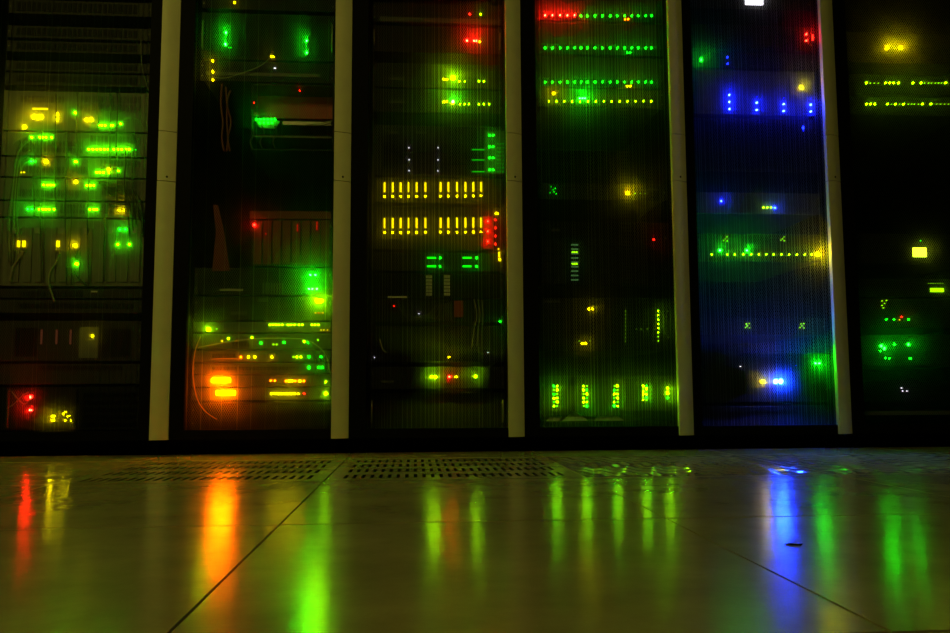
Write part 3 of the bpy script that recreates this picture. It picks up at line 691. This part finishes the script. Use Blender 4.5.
# ------------------------------------------------------------------ cables and papers
def smooth_path(P, n=6):
    P = [P[0]] + P + [P[-1]]; out = []
    for i in range(1, len(P) - 2):
        for k in range(n):
            t = k / n; a, b, c, d = P[i-1], P[i], P[i+1], P[i+2]
            out.append(.5 * ((2*b) + (c-a)*t + (2*a-5*b+4*c-d)*t*t + (3*b-a-3*c+d)*t**3))
    return out + [P[-2]]
def cable(px, label, mat='cable', Y=2.708, r=.0026, group=None, plug=False, name='cable', ends=True):
    P = [at(x, y, Y) for x, y in px]
    if ends:                                                     # the ends go back to the device faces
        P = [Vector((P[0].x, FY - .007, P[0].z))] + P + [Vector((P[-1].x, FY - .007, P[-1].z))]
    S = smooth_path(P)
    o = MB().tube(S, r, 6).build(name, M[mat], origin=S[0], smooth=True)
    tag(o, label, 'cable', group)
    if plug:
        c = P[1] if ends else P[0]
        MB().box(c.x - .005, c.x + .005, FY - .016, FY - .0005, c.z - .004, c.z + .005).build('plug', M['grey'], o, label='grey plug')
    return o
G1 = 'black cables hanging upright across the leftmost cabinet'
for n, (x, y0, y1) in enumerate(((55.5, 95, 212), (77, 93, 156), (98, 92, 130), (110, 95, 178), (117, 93, 200), (34, 143, 215), (125, 150, 212), (41, 131, 280), (66, 133, 284), (88, 160, 283), (104, 218, 280), (133, 134, 216), (71, 205, 284))):
    cable([(x, y0), (x + .8, y0 + 12), (x - .8, (y0 + y1) / 2), (x + .4, y1 - 10), (x, y1)], 'thin black cable hanging upright across the lime switches', r=.0021, Y=2.703, group=G1)
G2 = 'dark cables looping down the left edge of the leftmost cabinet'
for n in range(6):
    a = n * 4
    cable([(27 + n, 138 + n * 4), (17 + n * .8, 150 + a), (12 + n, 185 + a), (7 + n * 2.2, 222 + a), (9 + n, 262 + n * 2)], 'dark cable looping down the left edge of the lime switches', ('cable', 'cable_grey')[n % 2], r=.0012, group=G2, ends=False, Y=2.700 + n * .0028)
G3 = 'dark cable fan at the right of the lime switches'
for n in range(5):
    cable([(98 + n * 2, 181 + n * 2.2), (112, 183 + n * 3.2), (126, 188 + n * 3), (138 - n * 2.6, 196 + n * 4), (143 - n * 3.4, 214 + n * 5)], 'thick dark cable fanning out to the right below the lime switches', r=.0024, group=G3, Y=2.704 + n * .0012)
for n in range(3):
    cable([(108 + n * 3, 204 + n * 2), (120, 204 + n * 2.6), (134, 207 + n * 2), (141, 213 + n * 4), (143, 226 + n * 5)], 'thick dark cable bending down beside the green lamp pair', r=.0024, Y=2.702 + n * .005, group='dark cables beside the green lamp pair')
cable([(124, 119), (132, 117), (139, 120), (143, 126)], 'thin pale cable arching at the right of the topmost lime switch', 'cable_grey', r=.0012)
cable([(141, 42), (142, 66), (147, 86), (152, 97)], 'thin pale cable curving down beside the dim patch panels', 'cable_grey', r=.0011)
cable([(13, 143), (20, 139), (27, 135)], 'short pale cable rising left of the lime switches', 'cable_grey', r=.0014)
cable([(12, 161), (22, 161), (30, 158.5)], 'short pale level cable at the left of the lime switches', 'cable_grey', r=.0012)
cable([(65, 154), (72, 154.5), (77, 158)], 'thin pale cable at the middle of the lime switches', 'cable_grey', r=.0012)
cable([(24, 250), (19, 257), (13, 268), (10, 280)], 'pale braided cable under the left pair of yellow lamps', 'cable_grey', r=.004, plug=True)
cable([(58, 253), (56, 262), (50, 272), (49, 284), (54, 300)], 'grey cable with plug under the middle yellow lamp', 'cable_grey', r=.003, plug=True)
cable([(76, 251), (76, 258)], 'short dark plug cable under the third yellow lamp', 'cable', r=.004, plug=True)
cable([(70, 264), (72, 258), (80, 259), (84, 266)], 'thin pale ring of cable around the lime lamp of the modular switch', 'cable_grey', r=.0014)
cable([(74, 272), (80, 280), (88, 286)], 'dark cable slanting down from the lime lamp of the modular switch', 'cable', r=.003)
cable([(8, 408), (14, 404), (22, 396), (28, 392)], 'thin red-lit cable reaching the two red lamps', 'cable_grey', r=.0016)
cable([(12, 392), (17, 398), (24, 404), (30, 400)], 'thin pale cable between the two red lamps', 'cable_grey', r=.0016)
# cabinet 2
cable([(213, 77), (225, 78), (245, 72), (260, 66), (270, 58)], 'thin dark yellow-lit cable rising to the yellow lamp of the second cabinet', 'cable_grey', r=.0014)
cable([(200, 338), (195, 352), (193, 375), (197, 398), (205, 411), (216, 419)], 'long thin cable, orange light in its colour, bowing around the left of the orange bars', 'cable_orange_lit', r=.0017)
cable([(200, 347), (222, 343), (240, 340), (262, 338.5), (290, 338.5), (306, 340), (320, 348), (327, 358), (330, 372)], 'long pale cable arching over the lime lamps above the orange bars', 'cable_grey', r=.0017)
cable([(213, 359), (225, 358.6), (240, 359)], 'short level cable, orange light in its colour, left of the orange lamp', 'cable_orange_lit', r=.0012)
for n in range(4):
    cable([(262 + n * 2, 398 - n), (262 + n, 388 + n), (268 + n * 2, 382), (290 + n * 3, 386 + n * 2), (296 + n * 3, 398), (286, 408 + n * 2), (268 + n * 3, 405 + n)], 'thin pale looped cable hanging in front of the yellow row below the orange lamps', 'cable', r=.0011, group='looped cables in front of the yellow row', Y=2.702 + n * .0034)
for n in range(4):
    cable([(300 + n * 6, 342), (310 + n * 4, 352 + n), (316 + n * 3, 366), (312 + n * 4, 382 + n * 2)], 'thin dark cable dropping beside the green lamps right of the orange bars', 'cable', r=.0017, group='dark cables beside the green lamps', Y=2.702 + n * .0038)
for n, (x, sh) in enumerate(((222, 0), (226, 2), (230, -2))):
    cable([(x, 86 + n * 3), (x - 1 + sh, 104), (x + 1, 122), (x + sh, 138), (x + 2 - n, 150)], 'reddish brown cable hanging left of the open red chassis', 'cable_red', r=.0035, group='reddish cables left of the open chassis', Y=2.708)
for n, x in enumerate((252, 262, 275)):
    cable([(x, 126), (x + 2, 134), (x - 2, 142), (x + 1, 149)], 'black cable hanging below the green lit board', 'cable', r=.0022, group='black cables below the green lit board')
cable([(305, 125), (318, 124), (331, 121)], 'thin white cable running right from the open red chassis', 'cable_grey', r=.0022)
# ribbon cable
P = [at(x, y, 2.708) for x, y in ((213, 205), (216, 232), (212, 271), (230, 271), (224, 232), (218, 205))]
tag(MB().front([(q.x, q.z) for q in P], 2.708, 2.7105).build('ribbon_cable', M['dullred_lit'], origin=P[2]), 'flat dull red ribbon cable widening downwards, second cabinet', 'cable')
# cabinet 3
for n in range(4):
    cable([(398 + n * 5, 302 + n), (402 + n * 4, 312 + n * 2), (412 + n * 6, 320 - n * 2), (426 + n * 5, 316 + n), (436 + n * 3, 306)], 'thin dark cable tangled left of the small red tag', 'cable', r=.0018, group='tangled cables left of the red tag', Y=2.702 + n * .0038)
for n in range(3):
    cable([(474 + n * 4, 300), (477 + n * 3, 315), (474 + n * 4, 330), (472 + n * 5, 345)], 'thin grey cable hanging right of the small red tag', 'cable_grey', r=.0013, group='grey cables right of the red tag')
cable([(380, 340), (383, 350), (386, 352)], 'short pale cable end left of the tiny yellow lamp', 'cable_grey', r=.002)
# papers at the bottom of cabinet 4
def sheet(pts, label, name='paper_sheet'):
    # pts: (pixel x, pixel y, how far back); a folded sheet resting on the shelf
    V = [at(x, y, 2.735 + b) for x, y, b in pts]
    lo = min(v.z for v in V)
    V = [Vector((v.x, v.y, v.z - lo + zt + .001)) for v in V]
    mb = MB(); mb.v = [tuple(v) for v in V]
    c = sum(V, Vector()) / len(V); mb.v.append((c.x, c.y, c.z + .004)); k = len(V)
    mb.f = [(i, (i + 1) % k, k) for i in range(k)]
    o = mb.build(name, M['paper'], origin=(c.x, c.y, zt)); so = o.modifiers.new('thickness', 'SOLIDIFY'); so.thickness = .0008
    return tag(o, label, 'paper')
sheet([(562, 421, -.01), (588, 420.5, -.01), (581, 415, .03), (573, 410.5, .06), (570, 414, .05)], 'crumpled white paper on the low shelf under the second lime cluster')
sheet([(546, 421, 0), (559, 421, 0), (562, 416.5, .04), (550, 417, .04)], 'small folded paper at the left end of the low shelf')
sheet([(594, 420, 0), (624, 420, 0), (618, 416, .05), (598, 415.8, .05)], 'flat paper strip on the low shelf under the third lime cluster')

# ------------------------------------------------------------------ light
def area(name, loc, target, size, energy, col):
    L = bpy.data.lights.new(name, 'AREA'); L.energy = energy; L.color = col; L.size = size
    o = bpy.data.objects.new(name, L); COL.objects.link(o); o.location = loc
    o.rotation_euler = (Vector(target) - Vector(loc)).to_track_quat('-Z', 'Y').to_euler()
    return o
area('room_lamp', (-1.6, -.5, 2.5), (-.5, 2.0, .5), .8, 18.5, (1, .88, .13))

w = bpy.data.worlds.new('dim_room'); scn.world = w; w.use_nodes = True
w.node_tree.nodes['Background'].inputs['Color'].default_value = (.5, .5, .3, 1)
w.node_tree.nodes['Background'].inputs['Strength'].default_value = .001

# ------------------------------------------------------------------ camera
cd = bpy.data.cameras.new('camera'); cam = bpy.data.objects.new('camera', cd); COL.objects.link(cam)
cd.sensor_width = 36; cd.lens = 36 * F / 950; cd.clip_start = .01
cam.matrix_world = Matrix.Translation((0, 0, CAMH)) @ RW.to_4x4()
scn.camera = cam
vs = scn.view_settings
scn.display_settings.display_device = 'sRGB'
vs.view_transform = 'Standard'; vs.look = 'None'; vs.gamma = 1; vs.exposure = 0; vs.use_curve_mapping = False
scn.cycles.sample_clamp_indirect = 6
scn.cycles.use_denoising = True
scn.cycles.max_bounces = 6
